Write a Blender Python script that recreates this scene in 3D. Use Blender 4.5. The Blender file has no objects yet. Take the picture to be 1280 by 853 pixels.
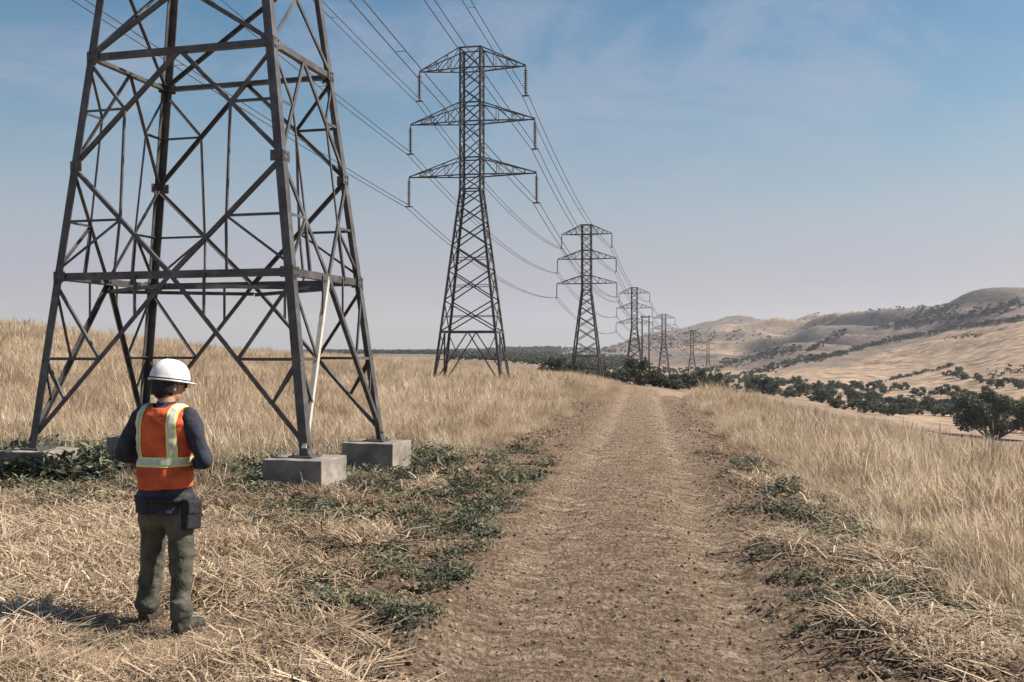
import bpy, bmesh, math, random
import numpy as np
from mathutils import Vector, Matrix, Euler, noise as mnoise
random.seed(7); RNG = np.random.default_rng(11)
SC = bpy.context.scene; COL = SC.collection
F = 1250.0; EYE = 1.88; HOR = 440.0          # focal length in photo pixels, eye height, horizon row

# ------------------------------------------------------------------ helpers
def tag(o, label=None, cat=None, group=None, kind=None):
    if label: o['label'] = label
    if cat: o['category'] = cat
    if group: o['group'] = group
    if kind: o['kind'] = kind
    return o
def empty(name, loc=(0, 0, 0), rz=0.0):
    o = bpy.data.objects.new(name, None); COL.objects.link(o)
    o.location = loc; o.rotation_euler = (0, 0, rz); o.empty_display_size = .2
    return o
def children(o): return [c for c in bpy.data.objects if c.parent == o]
def copy_tree(o, parent=None):
    c = o.copy(); COL.objects.link(c); c.parent = parent
    for ch in children(o): copy_tree(ch, c)
    return c
class MB:
    def __init__(s): s.v = []; s.f = []
    def add(s, vs, fs):
        b = len(s.v); s.v += [tuple(p) for p in vs]; s.f += [tuple(i + b for i in f) for f in fs]
    def build(s, name, mat, parent=None, smooth=False):
        me = bpy.data.meshes.new(name); me.from_pydata(s.v, [], s.f); me.update()
        bm = bmesh.new(); bm.from_mesh(me); bmesh.ops.recalc_face_normals(bm, faces=bm.faces); bm.to_mesh(me); bm.free()
        if mat: me.materials.append(mat)
        if smooth:
            me.polygons.foreach_set('use_smooth', [True] * len(me.polygons))
        o = bpy.data.objects.new(name, me); COL.objects.link(o); o.parent = parent
        return o
    def angle(s, p0, p1, size, t, d1, d2):
        """steel angle section from p0 to p1, flanges along d1 and d2"""
        p0 = Vector(p0); p1 = Vector(p1); ax = (p1 - p0).normalized()
        e1 = Vector(d1); e1 = (e1 - ax * e1.dot(ax)).normalized()
        e2 = Vector(d2); e2 = e2 - ax * e2.dot(ax); e2 = (e2 - e1 * e2.dot(e1)).normalized()
        pr = [(0, 0), (size, 0), (size, t), (t, t), (t, size), (0, size)]
        vs = [p + e1 * a + e2 * b for p in (p0, p1) for a, b in pr]
        fs = [(i, (i + 1) % 6, 6 + (i + 1) % 6, 6 + i) for i in range(6)] + [(0, 5, 4, 3), (0, 3, 2, 1), (6, 7, 8, 9), (6, 9, 10, 11)]
        s.add(vs, fs)
    def box(s, c, h, M=None):
        c = Vector(c); vs = []
        for x in (-1, 1):
            for y in (-1, 1):
                for z in (-1, 1):
                    v = Vector((x * h[0], y * h[1], z * h[2]))
                    vs.append(c + (M @ v if M else v))
        s.add(vs, [(0, 1, 3, 2), (4, 6, 7, 5), (0, 4, 5, 1), (2, 3, 7, 6), (0, 2, 6, 4), (1, 5, 7, 3)])
    def tube(s, pts, rad, n=8, cap=True):
        pts = [Vector(p) for p in pts]; rings = []; b = len(s.v)
        up = Vector((0, 0, 1))
        for i, p in enumerate(pts):
            ax = (pts[min(i + 1, len(pts) - 1)] - pts[max(i - 1, 0)]).normalized()
            ref = up if abs(ax.dot(up)) < .95 else Vector((0, 1, 0))
            e1 = ax.cross(ref).normalized(); e2 = e1.cross(ax)
            r = rad[i] if hasattr(rad, '__len__') else rad
            rx, ry = r if hasattr(r, '__len__') else (r, r)
            for k in range(n):
                a = 2 * math.pi * k / n; s.v.append(tuple(p + e1 * math.cos(a) * rx + e2 * math.sin(a) * ry))
        for i in range(len(pts) - 1):
            for k in range(n):
                a = b + i * n + k; c = b + i * n + (k + 1) % n; s.f.append((a, c, c + n, a + n))
        if cap:
            s.f.append(tuple(b + k for k in range(n))[::-1]); s.f.append(tuple(b + (len(pts) - 1) * n + k for k in range(n)))
    def lathe(s, prof, c=(0, 0, 0), n=14):
        b = len(s.v); c = Vector(c)
        for r, z in prof:
            for k in range(n):
                a = 2 * math.pi * k / n; s.v.append((c.x + r * math.cos(a), c.y + r * math.sin(a), c.z + z))
        for i in range(len(prof) - 1):
            for k in range(n):
                a = b + i * n + k; q = b + i * n + (k + 1) % n; s.f.append((a, q, q + n, a + n))
    def ellipsoid(s, c, r, n=16, m=10, M=None):
        b = len(s.v); c = Vector(c)
        for j in range(m + 1):
            th = math.pi * j / m
            for k in range(n):
                a = 2 * math.pi * k / n
                v = Vector((r[0] * math.sin(th) * math.cos(a), r[1] * math.sin(th) * math.sin(a), r[2] * math.cos(th)))
                s.v.append(tuple(c + (M @ v if M else v)))
        for j in range(m):
            for k in range(n):
                a = b + j * n + k; q = b + j * n + (k + 1) % n; s.f.append((a, q, q + n, a + n))

# numpy value noise ------------------------------------------------------------
def _h(i, j, s):
    n = (i.astype(np.int64) * 374761393 + j.astype(np.int64) * 668265263 + s * 974634777) & 0xffffffff
    n = ((n ^ (n >> 13)) * 1274126177) & 0xffffffff
    n = (n ^ (n >> 16)) & 0xffffffff
    return n / 4294967295.0
def vnoise(x, y, s=0):
    x = np.asarray(x, float); y = np.asarray(y, float)
    i = np.floor(x); j = np.floor(y); fx = x - i; fy = y - j
    fx = fx * fx * fx * (fx * (fx * 6 - 15) + 10); fy = fy * fy * fy * (fy * (fy * 6 - 15) + 10)
    a = _h(i, j, s); b = _h(i + 1, j, s); c = _h(i, j + 1, s); d = _h(i + 1, j + 1, s)
    return (a + (b - a) * fx) * (1 - fy) + (c + (d - c) * fx) * fy
def fbm(x, y, o=4, s=0, g=.5):
    t = 0; a = 1; n = 0
    for k in range(o):
        t = t + a * (vnoise(np.asarray(x) * 2 ** k + k * 17.3, np.asarray(y) * 2 ** k - k * 9.1, s + k) - .5); n += a; a *= g
    return t / n * 2       # about -1..1
def sstep(a, b, x):
    t = np.clip((np.asarray(x, float) - a) / (b - a), 0, 1); return t * t * (3 - 2 * t)

# ------------------------------------------------------------------ materials
def mat(name, build):
    m = bpy.data.materials.new(name); m.use_nodes = True; nt = m.node_tree; nt.nodes.clear()
    out = nt.nodes.new('ShaderNodeOutputMaterial'); sh = build(nt); nt.links.new(sh, out.inputs['Surface'])
    return m
def N(nt, t, **kw):
    n = nt.nodes.new(t)
    for k, v in kw.items():
        if k.startswith('i_'):
            n.inputs[k[2:].replace('_', ' ')].default_value = v
        else: setattr(n, k, v)
    return n
def L(nt, a, b): nt.links.new(a, b)
def noise_tex(nt, vec, scale, detail=4, rough=.55, dist=0):
    n = N(nt, 'ShaderNodeTexNoise'); n.inputs['Scale'].default_value = scale; n.inputs['Detail'].default_value = detail
    n.inputs['Roughness'].default_value = rough; n.inputs['Distortion'].default_value = dist
    if vec is not None: L(nt, vec, n.inputs['Vector'])
    return n.outputs['Fac']
def ramp(nt, fac, stops):
    r = N(nt, 'ShaderNodeValToRGB'); cr = r.color_ramp
    while len(cr.elements) < len(stops): cr.elements.new(.5)
    for e, (p, c) in zip(cr.elements, stops): e.position = p; e.color = (*c, 1) if len(c) == 3 else c
    L(nt, fac, r.inputs['Fac']); return r.outputs['Color']
def mixc(nt, fac, a, b):
    m = N(nt, 'ShaderNodeMix', data_type='RGBA')
    for sock, v in ((m.inputs[0], fac), (m.inputs[6], a), (m.inputs[7], b)):
        if hasattr(v, 'is_output'): L(nt, v, sock)
        elif hasattr(v, '__len__'): sock.default_value = (*v, 1) if len(v) == 3 else v
        else: sock.default_value = v
    return m.outputs[2]
def math_(nt, op, a, b=0.0):
    m = N(nt, 'ShaderNodeMath', operation=op)
    for s, v in zip(m.inputs, (a, b)):
        if hasattr(v, 'is_output'): L(nt, v, s)
        else: s.default_value = v
    return m.outputs[0]
def pbsdf(nt, col, rough=.8, metal=0.0, bump=None, bstr=.3, bdist=.02, spec=.3):
    p = N(nt, 'ShaderNodeBsdfPrincipled')
    if hasattr(col, 'is_output'): L(nt, col, p.inputs['Base Color'])
    else: p.inputs['Base Color'].default_value = (*col, 1)
    if hasattr(rough, 'is_output'): L(nt, rough, p.inputs['Roughness'])
    else: p.inputs['Roughness'].default_value = rough
    p.inputs['Metallic'].default_value = metal; p.inputs['Specular IOR Level'].default_value = spec
    if bump is not None:
        b = N(nt, 'ShaderNodeBump'); b.inputs['Strength'].default_value = bstr; b.inputs['Distance'].default_value = bdist
        L(nt, bump, b.inputs['Height']); L(nt, b.outputs[0], p.inputs['Normal'])
    return p.outputs[0]
def objco(nt): return N(nt, 'ShaderNodeTexCoord').outputs['Object']
def geopos(nt): return N(nt, 'ShaderNodeNewGeometry').outputs['Position']
def attr(nt, name): return N(nt, 'ShaderNodeAttribute', attribute_name=name).outputs['Fac']

def m_cloth(c1, c2, sc=14, bs=.5, rough=.85):
    def b(nt):
        co = objco(nt); n1 = noise_tex(nt, co, sc, 4); n2 = noise_tex(nt, co, 90, 2)
        return pbsdf(nt, mixc(nt, ramp(nt, n1, [(.35, (0, 0, 0)), (.65, (1, 1, 1))]), c1, c2), rough, 0, math_(nt, 'ADD', noise_tex(nt, co, 7, 3, .5, .8), math_(nt, 'MULTIPLY', n2, .08)), bs, .03, .2)
    return b
def steel(nt):
    p = geopos(nt); n = noise_tex(nt, p, 3.5, 5, .65); n2 = noise_tex(nt, p, 22, 3)
    c = ramp(nt, n, [(.3, (.05, .04, .034)), (.5, (.075, .07, .068)), (.72, (.14, .135, .13))])
    c = mixc(nt, ramp(nt, n2, [(.55, (0, 0, 0)), (.75, (.6, .6, .6))]), c, (.05, .03, .02))
    return pbsdf(nt, c, .5, .2, n2, .2, .004, .5)
def concrete(nt):
    p = geopos(nt); n = noise_tex(nt, p, 3, 6, .65); n2 = noise_tex(nt, p, 45, 3)
    c = ramp(nt, n, [(.3, (.13, .11, .093)), (.5, (.23, .20, .165)), (.72, (.34, .305, .255))])
    c = mixc(nt, ramp(nt, n2, [(.58, (0, 0, 0)), (.7, (.5, .5, .5))]), c, (.16, .14, .12))
    return pbsdf(nt, c, .9, 0, math_(nt, 'ADD', n, n2), .5, .012)
def m_blade(stops, trans=.35, rnd=.45):
    def b(nt):
        t = attr(nt, 'tint'); oi = N(nt, 'ShaderNodeObjectInfo').outputs['Random']
        f = math_(nt, 'ADD', math_(nt, 'MULTIPLY', t, 1 - rnd), math_(nt, 'MULTIPLY', oi, rnd))
        big = noise_tex(nt, geopos(nt), .35, 3)
        f = math_(nt, 'ADD', f, math_(nt, 'MULTIPLY', math_(nt, 'SUBTRACT', big, .5), 1.1))
        c = ramp(nt, f, stops)
        d = pbsdf(nt, c, .65, spec=.25); tr = N(nt, 'ShaderNodeBsdfTranslucent'); L(nt, c, tr.inputs['Color'])
        mx = N(nt, 'ShaderNodeMixShader'); mx.inputs[0].default_value = trans
        L(nt, d, mx.inputs[1]); L(nt, tr.outputs[0], mx.inputs[2]); return mx.outputs[0]
    return b
M = {}
M['steel'] = mat('weathered_steel', steel)
M['sunlit_steel'] = mat('steel_painted_sunlit', lambda nt: pbsdf(nt, mixc(nt, noise_tex(nt, geopos(nt), 6, 4), (.36, .32, .27), (.58, .53, .46)), .5, .1))  # lighter copy of the steel, sunlight painted into the colour of one brace
M['concrete'] = mat('concrete', concrete)
M['insul'] = mat('insulator_glaze', lambda nt: pbsdf(nt, (.07, .05, .045), .3, 0, spec=.5))
M['wire'] = mat('aluminium_wire', lambda nt: pbsdf(nt, (.10, .10, .11), .5, .4))
M['grass'] = mat('dry_grass', m_blade([(0, (.17, .12, .075)), (.35, (.43, .315, .205)), (.65, (.62, .49, .345)), (1, (.80, .68, .52))]))
M['straw'] = mat('straw', m_blade([(0, (.09, .062, .04)), (.35, (.26, .18, .11)), (.7, (.46, .34, .225)), (1, (.70, .57, .41))], 0.0))
M['weed'] = mat('weed_leaf', m_blade([(0, (.04, .036, .028)), (.3, (.075, .078, .055)), (.6, (.13, .135, .085)), (.8, (.22, .21, .12)), (1, (.36, .28, .16))], .2, .6))
M['leaf'] = mat('tree_leaf', m_blade([(0, (.025, .03, .018)), (.5, (.06, .07, .038)), (1, (.13, .14, .075))], .15))
M['bark'] = mat('bark', lambda nt: pbsdf(nt, mixc(nt, noise_tex(nt, objco(nt), 9, 4), (.05, .04, .03), (.14, .11, .085)), .9))
M['clod'] = mat('soil_clod', m_blade([(0, (.10, .065, .042)), (.5, (.22, .155, .105)), (1, (.40, .30, .21))], 0.0))
M['orange'] = mat('vest_orange', m_cloth((.66, .12, .045), (.42, .075, .03), 9, 1.0))
M['lime'] = mat('stripe_lime', m_cloth((.62, .68, .22), (.70, .72, .34), 20, .2, .6))
M['silver'] = mat('stripe_silver', m_cloth((.42, .46, .42), (.58, .60, .56), 20, .2, .4))
M['navy'] = mat('shirt_navy', m_cloth((.022, .024, .034), (.045, .047, .065), 10, .8))
M['khaki'] = mat('trouser_olive', m_cloth((.05, .048, .036), (.12, .112, .085), 8, 1.0))
M['boot'] = mat('boot_leather', m_cloth((.03, .026, .023), (.07, .06, .052), 25, .4, .6))
M['skin'] = mat('skin', lambda nt: pbsdf(nt, mixc(nt, noise_tex(nt, objco(nt), 30, 3), (.36, .19, .125), (.44, .25, .17)), .55))
M['hair'] = mat('hair', m_cloth((.012, .01, .009), (.03, .025, .02), 60, 1, .6))
M['white'] = mat('helmet_white', lambda nt: pbsdf(nt, mixc(nt, ramp(nt, noise_tex(nt, objco(nt), 12, 5), [(.5, (0, 0, 0)), (.75, (1, 1, 1))]), (.66, .65, .63), (.42, .40, .38)), .35, spec=.5))
M['black'] = mat('black_nylon', m_cloth((.014, .014, .016), (.03, .03, .033), 30, .6, .7))
M['glass'] = mat('dark_lens', lambda nt: pbsdf(nt, (.02, .02, .022), .15, spec=.6))

def ground_mat(nt):
    p = geopos(nt); n = noise_tex(nt, p, .8, 6, .6); n2 = noise_tex(nt, p, 14, 5, .65); n3 = noise_tex(nt, p, 60, 3)
    c = ramp(nt, n2, [(.34, (.13, .088, .055)), (.5, (.28, .195, .125)), (.68, (.47, .35, .235))])
    c = mixc(nt, ramp(nt, n, [(.38, (.55, .55, .55)), (.6, (0, 0, 0))]), c, (.25, .18, .105))
    c = mixc(nt, attr(nt, 'bare'), c, ramp(nt, n2, [(.36, (.06, .042, .03)), (.5, (.15, .105, .07)), (.66, (.29, .21, .145))]))
    return pbsdf(nt, c, .95, 0, math_(nt, 'ADD', n2, math_(nt, 'MULTIPLY', n3, .5)), .8, .05, .1)
M['ground'] = mat('dry_ground', ground_mat)
def soil_mat(nt):
    p = geopos(nt)
    mp = N(nt, 'ShaderNodeMapping'); mp.inputs['Rotation'].default_value = (0, 0, .13); L(nt, p, mp.inputs['Vector'])
    st = N(nt, 'ShaderNodeMapping'); st.inputs['Scale'].default_value = (.8, 4.0, 1); L(nt, mp.outputs[0], st.inputs['Vector'])
    n = noise_tex(nt, st.outputs[0], 3.0, 6, .7); n2 = noise_tex(nt, p, 26, 6, .72); n3 = noise_tex(nt, p, 1.1, 4)
    pk = attr(nt, 'packed')
    loose = ramp(nt, n2, [(.36, (.08, .052, .034)), (.5, (.23, .155, .10)), (.64, (.44, .325, .225))])
    pack = ramp(nt, n, [(.34, (.17, .115, .076)), (.5, (.40, .29, .20)), (.64, (.64, .49, .365))])
    pack = mixc(nt, ramp(nt, n2, [(.42, (.75, .75, .75)), (.56, (0, 0, 0))]), pack, (.15, .10, .065))
    f = math_(nt, 'MULTIPLY', pk, math_(nt, 'ADD', n3, .45))
    c = mixc(nt, f, loose, pack)
    return pbsdf(nt, c, .95, 0, math_(nt, 'ADD', n, math_(nt, 'MULTIPLY', n2, 1.6)), 1.0, .07, .1)
M['soil'] = mat('bare_soil', soil_mat)
def hill_mat(nt):
    p = geopos(nt)
    n = noise_tex(nt, p, .02, 6, .6); n2 = noise_tex(nt, p, .09, 6, .68); s = attr(nt, 'scrub')
    tan = ramp(nt, n2, [(.38, (.16, .11, .075)), (.5, (.30, .215, .145)), (.62, (.44, .33, .235))])
    tan = mixc(nt, ramp(nt, n, [(.5, (0, 0, 0)), (.68, (.6, .6, .6))]), tan, (.34, .22, .17))
    f = math_(nt, 'ADD', math_(nt, 'MULTIPLY', s, 1.25), math_(nt, 'MULTIPLY', math_(nt, 'SUBTRACT', n2, .5), 2.2))
    c = mixc(nt, ramp(nt, f, [(.42, (0, 0, 0)), (.62, (1, 1, 1))]), tan, mixc(nt, n2, ramp(nt, noise_tex(nt, p, .05, 7, .75), [(.42, (.055, .05, .04)), (.52, (.15, .122, .10)), (.62, (.26, .205, .165))]), (.20, .16, .135)))
    return pbsdf(nt, c, 1.0, 0, n2, .6, 3.0, .05)
M['hill'] = mat('hill_grassland', hill_mat)

# ------------------------------------------------------------------ terrain
# knots are (distance, row of the photo the ground appears at); z follows from the eye height
TAB = {
 -900: [(20, 552), (60, 372), (100, 380), (250, 425), (600, 437), (2000, 440), (7000, 440)],
 -300: [(20, 553), (60, 385), (100, 398), (250, 430), (600, 438), (2000, 440), (7000, 440)],
 0:    [(22, 540), (68, 409), (100, 418), (220, 436), (600, 441), (2000, 441), (7000, 440)],
 120:  [(22, 544), (75, 422), (110, 428), (220, 438), (600, 441), (2000, 441), (7000, 440)],
 250:  [(25, 532), (90, 437), (140, 439), (250, 445), (600, 445), (2000, 441.5), (7000, 440)],
 470:  [(30, 517), (64, 474), (130, 449), (200, 453), (500, 448), (1500, 442.5), (7000, 440)],
 590:  [(30, 518), (64, 476), (140, 457), (200, 460), (500, 451), (1500, 443), (2600, 439), (7000, 440)],
 640:  [(30, 518), (64, 477.5), (140, 462.5), (200, 464), (500, 454), (1500, 443), (2600, 436), (7000, 438)],
 700:  [(30, 518), (64, 479), (138, 469.5), (200, 472), (300, 470), (500, 461), (1500, 444), (2600, 435.5), (7000, 438)],
 750:  [(30, 518), (62, 482.5), (110, 476), (138, 476), (228, 476), (400, 468), (700, 459), (1500, 444), (2600, 436), (7000, 438)],
 800:  [(30, 518), (50, 489), (80, 490.5), (140, 484.5), (228, 478), (316, 477), (520, 471), (1000, 456), (1800, 440), (2600, 421), (7000, 436)],
 850:  [(30, 518), (48, 492), (80, 495), (228, 484), (316, 479), (407, 478.5), (520, 478), (1000, 461), (1800, 428), (2600, 412), (7000, 432)],
 920:  [(30, 521), (45, 499), (80, 504), (228, 492), (400, 484), (540, 480), (800, 471), (1200, 450), (1900, 415), (2500, 396.5), (7000, 430)],
 1000: [(30, 526), (42, 511.5), (80, 520), (228, 503), (400, 491), (600, 478), (900, 455), (1300, 424), (1750, 403), (7000, 430)],
 1100: [(28, 536), (39, 528), (80, 541), (228, 520), (400, 503), (560, 488), (750, 463), (1050, 430), (1400, 401), (7000, 425)],
 1200: [(28, 548), (37, 546), (80, 562), (228, 532), (350, 509), (480, 489), (700, 452), (1000, 410), (1350, 377.5), (7000, 420)],
 1290: [(28, 560), (35, 561), (80, 578), (190, 546), (300, 514), (420, 487), (600, 448), (900, 404), (1250, 369), (7000, 410)],
 1800: [(25, 620), (32, 630), (80, 625), (190, 560), (300, 512), (420, 475), (600, 425), (900, 375), (1250, 335), (7000, 400)],
}
def pchip(xk, yk, x):
    xk = np.array(xk, float); yk = np.array(yk, float); h = np.diff(xk); d = np.diff(yk) / h; m = np.zeros_like(yk)
    for i in range(1, len(xk) - 1):
        if d[i - 1] * d[i] > 0:
            w1 = 2 * h[i] + h[i - 1]; w2 = h[i] + 2 * h[i - 1]; m[i] = (w1 + w2) / (w1 / d[i - 1] + w2 / d[i])
    m[0] = d[0]; m[-1] = d[-1]
    x = np.clip(x, xk[0], xk[-1]); i = np.clip(np.searchsorted(xk, x) - 1, 0, len(h) - 1)
    t = (x - xk[i]) / h[i]
    return yk[i] * (1 + 2 * t) * (1 - t) ** 2 + h[i] * m[i] * t * (1 - t) ** 2 + yk[i + 1] * t * t * (3 - 2 * t) + h[i] * m[i + 1] * t * t * (t - 1)
US = np.linspace(-900, 1800, 271); S0, S1 = math.log(10), math.log(7010); SS = np.linspace(S0, S1, 360)
us = sorted(TAB); rows = []
for u in us:
    k = [(0, 0), (9, 0)] + [(D, EYE - (y - HOR) * D / F) for D, y in TAB[u]]
    rows.append(pchip([math.log(D + 10) for D, z in k], [z for D, z in k], SS))
rows = np.array(rows)
GZ = np.stack([pchip(us, rows[:, j], US) for j in range(len(SS))], 1)
def ground_base(X, Y):
    X = np.asarray(X, float); Y = np.asarray(Y, float)
    D = np.maximum(Y, 0); u = np.clip(640 + F * X / np.maximum(Y, 10), -900, 1799.9); s = np.clip(np.log(D + 10), S0, S1 - 1e-6)
    a = (u + 900) / 10; b = (s - S0) / (S1 - S0) * (len(SS) - 1)
    i = np.clip(a.astype(int), 0, len(US) - 2); j = np.clip(b.astype(int), 0, len(SS) - 2); fa = a - i; fb = b - j
    return (GZ[i, j] * (1 - fa) + GZ[i + 1, j] * fa) * (1 - fb) + (GZ[i, j + 1] * (1 - fa) + GZ[i + 1, j + 1] * fa) * fb
def relief(X, Y):
    X = np.asarray(X, float); Y = np.asarray(Y, float); D = np.maximum(Y, 1)
    near = .05 * fbm(X * .5, Y * .5, 3, 3) + .02 * fbm(X * 3, Y * 3, 3, 5)
    u = F * X / D
    k = sstep(450, 1500, D) * sstep(120, 420, u)
    gul = np.abs(fbm(X * .0045 + Y * .001, Y * .0022, 4, 21)) * -1
    return -(.34 + .5 * sstep(180, 420, F * X / D)) * sstep(12, 32, D) * sstep(260, 120, D) + near * sstep(400, 100, D) + k * (62 * gul + 4 + 30 * fbm(X * .012 + Y * .005, Y * .005, 2, 23)) + sstep(300, 900, D) * fbm(X * .01, Y * .01, 3, 31) * (1.0 + 2 * k)
def road_cx(Y): return -.22 + .134 * np.asarray(Y, float)
def soil_off(X, Y):
    """signed offset from the track centre, -1..1 inside the bare strip"""
    o = np.asarray(X, float) - road_cx(Y)
    wl = 3.1 + .8 * sstep(22, 14, Y) + .5 * fbm(np.asarray(Y) * .35, np.asarray(Y) * 0 + 3, 3, 51) + .5 * fbm(X, Y, 2, 52); wr = 2.5 + .4 * fbm(np.asarray(Y) * .4, np.asarray(Y) * 0 + 9, 3, 53) + .4 * fbm(X, Y, 2, 54)
    wl = wl - 1.75 * sstep(12, 6, Y)
    return np.where(o < 0, o / wl, o / wr)
def ground_z(X, Y):
    z = ground_base(X, Y) + relief(X, Y)
    inside = sstep(1.0, .8, np.abs(soil_off(X, Y))) * sstep(75, 60, Y)
    return z - .10 * inside
def soil_z(X, Y):
    X = np.asarray(X, float); Y = np.asarray(Y, float)
    o = X - road_cx(Y); z = ground_base(X, Y) + relief(X, Y); a = np.abs(soil_off(X, Y))
    rut = -.058 * (np.exp(-((o - .85) / .24) ** 2) + np.exp(-((o + .75) / .24) ** 2))
    ridge = .05 * np.exp(-((a - .62) / .14) ** 2) * (1 + fbm(X * 2, Y * 2, 3, 61))
    loose = .55 + .45 * sstep(.3, .55, a) - .35 * (np.exp(-((o - .85) / .3) ** 2) + np.exp(-((o + .75) / .3) ** 2))
    nz = .045 * fbm(X * 5, Y * 7, 4, 62, .65) * loose + .024 * fbm(X * 20, Y * 26, 3, 63, .7) * loose + .016 * fbm(X * 5, Y * 20, 3, 65) + .007 * fbm(X * 16, Y * 34, 2, 68)
    cleat = .012 * np.sin(Y * 2 * math.pi / .22 + 3 * fbm(X * 1.5, Y * .8, 2, 64)) * sstep(.55, .35, a)
    return z + .012 + rut + ridge + nz + cleat - .12 * sstep(.86, 1.05, a)
def top_z(X, Y):
    a = np.abs(soil_off(X, Y)); return np.where((a < .97) & (np.asarray(Y) < 60), np.maximum(soil_z(X, Y), ground_z(X, Y)), ground_z(X, Y))
def gz1(x, y): return float(ground_z(np.array([x]), np.array([y]))[0])
_DS = np.exp(np.linspace(math.log(4), math.log(6000), 1400))
def hit(u, y, dmin=0):
    """ground point seen at photo pixel (u, y), searching from distance dmin on"""
    D = _DS[_DS >= max(dmin, 4)]
    z = ground_z((u - 640) / F * D, D); ray = EYE - (y - HOR) * D / F
    k = np.argmax(z >= ray)
    if not (z >= ray).any(): return None
    return ((u - 640) / F * D[k], D[k], z[k])

def grid_mesh(name, X, Y, Z, m, attrs=None, parent=None):
    r, c = X.shape; v = np.stack([X, Y, Z], -1).reshape(-1, 3)
    i = np.arange(r * c).reshape(r, c); f = np.stack([i[:-1, :-1], i[:-1, 1:], i[1:, 1:], i[1:, :-1]], -1).reshape(-1, 4)
    me = bpy.data.meshes.new(name); me.vertices.add(len(v)); me.vertices.foreach_set('co', v.ravel())
    me.loops.add(f.size); me.loops.foreach_set('vertex_index', f.ravel()); me.polygons.add(len(f))
    me.polygons.foreach_set('loop_start', np.arange(0, f.size, 4)); me.update(); me.validate()
    me.polygons.foreach_set('use_smooth', np.ones(len(f), bool))
    for k, a in (attrs or {}).items():
        at = me.attributes.new(k, 'FLOAT', 'POINT'); at.data.foreach_set('value', a.ravel().astype(np.float32))
    me.materials.append(m); o = bpy.data.objects.new(name, me); COL.objects.link(o); o.parent = parent
    return o
# t = X/D columns, dense inside the view
tc = np.concatenate([np.linspace(-3, -1.2, 16)[:-1], np.linspace(-1.2, -.62, 60)[:-1], np.linspace(-.62, .62, 520), np.linspace(.62, 1.2, 60)[1:], np.linspace(1.2, 3, 16)[1:]])
d1 = np.concatenate([[-40, -25, -15, -8, -4, -1], np.exp(np.linspace(math.log(2.2), math.log(170), 360))])
def lay(d):
    Dg, Tg = np.meshgrid(d, tc, indexing='ij'); Xg = Tg * np.maximum(Dg, 0) + Tg * 12 * np.exp(-np.maximum(Dg, 0) / 12); return Xg, Dg
WZ = [(30, 600, 26, 10, 900), (420, 720, 110, 70, 520), (470, 655, 110, 24, 420), (590, 650, 60, 24, 260), (540, 730, 90, 40, 560), (500, 800, 90, 30, 480), (330, 640, 50, 22, 320), (80, 605, 110, 30, 2600), (310, 600, 40, 20, 500), (480, 605, 60, 20, 170), (120, 565, 140, 9, 900),
      (530, 575, 40, 16, 140), (665, 605, 22, 12, 60), (1045, 690, 46, 34, 520), (1140, 770, 60, 26, 420), (985, 640, 20, 22, 110), (940, 585, 20, 12, 60), (1030, 790, 40, 24, 150), (330, 760, 170, 50, 420), (60, 700, 90, 60, 120), (420, 562, 120, 8, 420)]
def weediness(X, Y):
    X = np.asarray(X, float); D = np.maximum(Y, 1); u = 640 + F * X / D; y = HOR + EYE * F / D; m = np.zeros(X.shape)
    for a, b, c, d, n in WZ: m = np.maximum(m, np.exp(-.5 * ((u - a) / c) ** 2 - .5 * ((y - b) / d) ** 2) * min(1, n / (c * d) * 6))
    return m
Xg, Yg = lay(d1); bare = np.clip(1.3 * weediness(Xg, Yg) + .4 * fbm(Xg * 1.5, Yg * 1.5, 3, 88) * (weediness(Xg, Yg) > .1) + sstep(1.25, .95, np.abs(soil_off(Xg, Yg))) * sstep(70, 50, Yg) + .75 * sstep(-2.4, -1.7, Xg) * sstep(15, 12, Yg), 0, 1)
tag(grid_mesh('ground', Xg, Yg, ground_z(Xg, Yg), M['ground'], {'bare': bare}), kind='structure')
d2 = np.exp(np.linspace(math.log(170), math.log(6900), 380)); Xh, Yh = lay(d2); Zh = ground_z(Xh, Yh)
uh = 640 + F * Xh / Yh; yh = HOR - (Zh - EYE) / Yh * F
yb = np.interp(uh, [600, 900, 1060, 1190, 1280, 1800], [452, 468, 468, 418, 404, 370]) + 8 * fbm(Xh * .01, Yh * .006, 3, 72)
above = sstep(2, -12, yh - yb) * sstep(450, 650, Yh)
scr = .12 + .42 * fbm(Xh * .006, Yh * .003, 4, 71) +   .40 * above + .36 * above * fbm(Xh * .0035 + 4, Yh * .0015, 3, 73) + .30 * sstep(850, 650, uh) * sstep(300, 500, Yh) + .04 * sstep(450, 200, Yh)
tag(grid_mesh('hills', Xh, Yh, Zh, M['hill'], {'scrub': scr}), kind='structure')
# bare track
yr = np.concatenate([np.linspace(-14, 3.5, 40)[:-1], np.exp(np.linspace(math.log(3.5), math.log(72), 620))])
oc = np.linspace(-5.4, 4.0, 340); Yr, Or = np.meshgrid(yr, oc, indexing='ij'); Xr = Or + road_cx(Yr)
ar = np.abs(soil_off(Xr, Yr)); oo = Xr - road_cx(Yr)
pk = np.clip(sstep(1.7, 1.0, np.abs(oo) + .35 * fbm(Xr * 1.2, Yr * .6, 3, 66)) * (.55 + .6 * np.exp(-((np.abs(oo - .05) - .8) / .33) ** 2)), 0, 1.2)
tag(grid_mesh('dirt_road', Xr, Yr, soil_z(Xr, Yr), M['soil'], {'packed': pk}), kind='structure')

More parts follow.
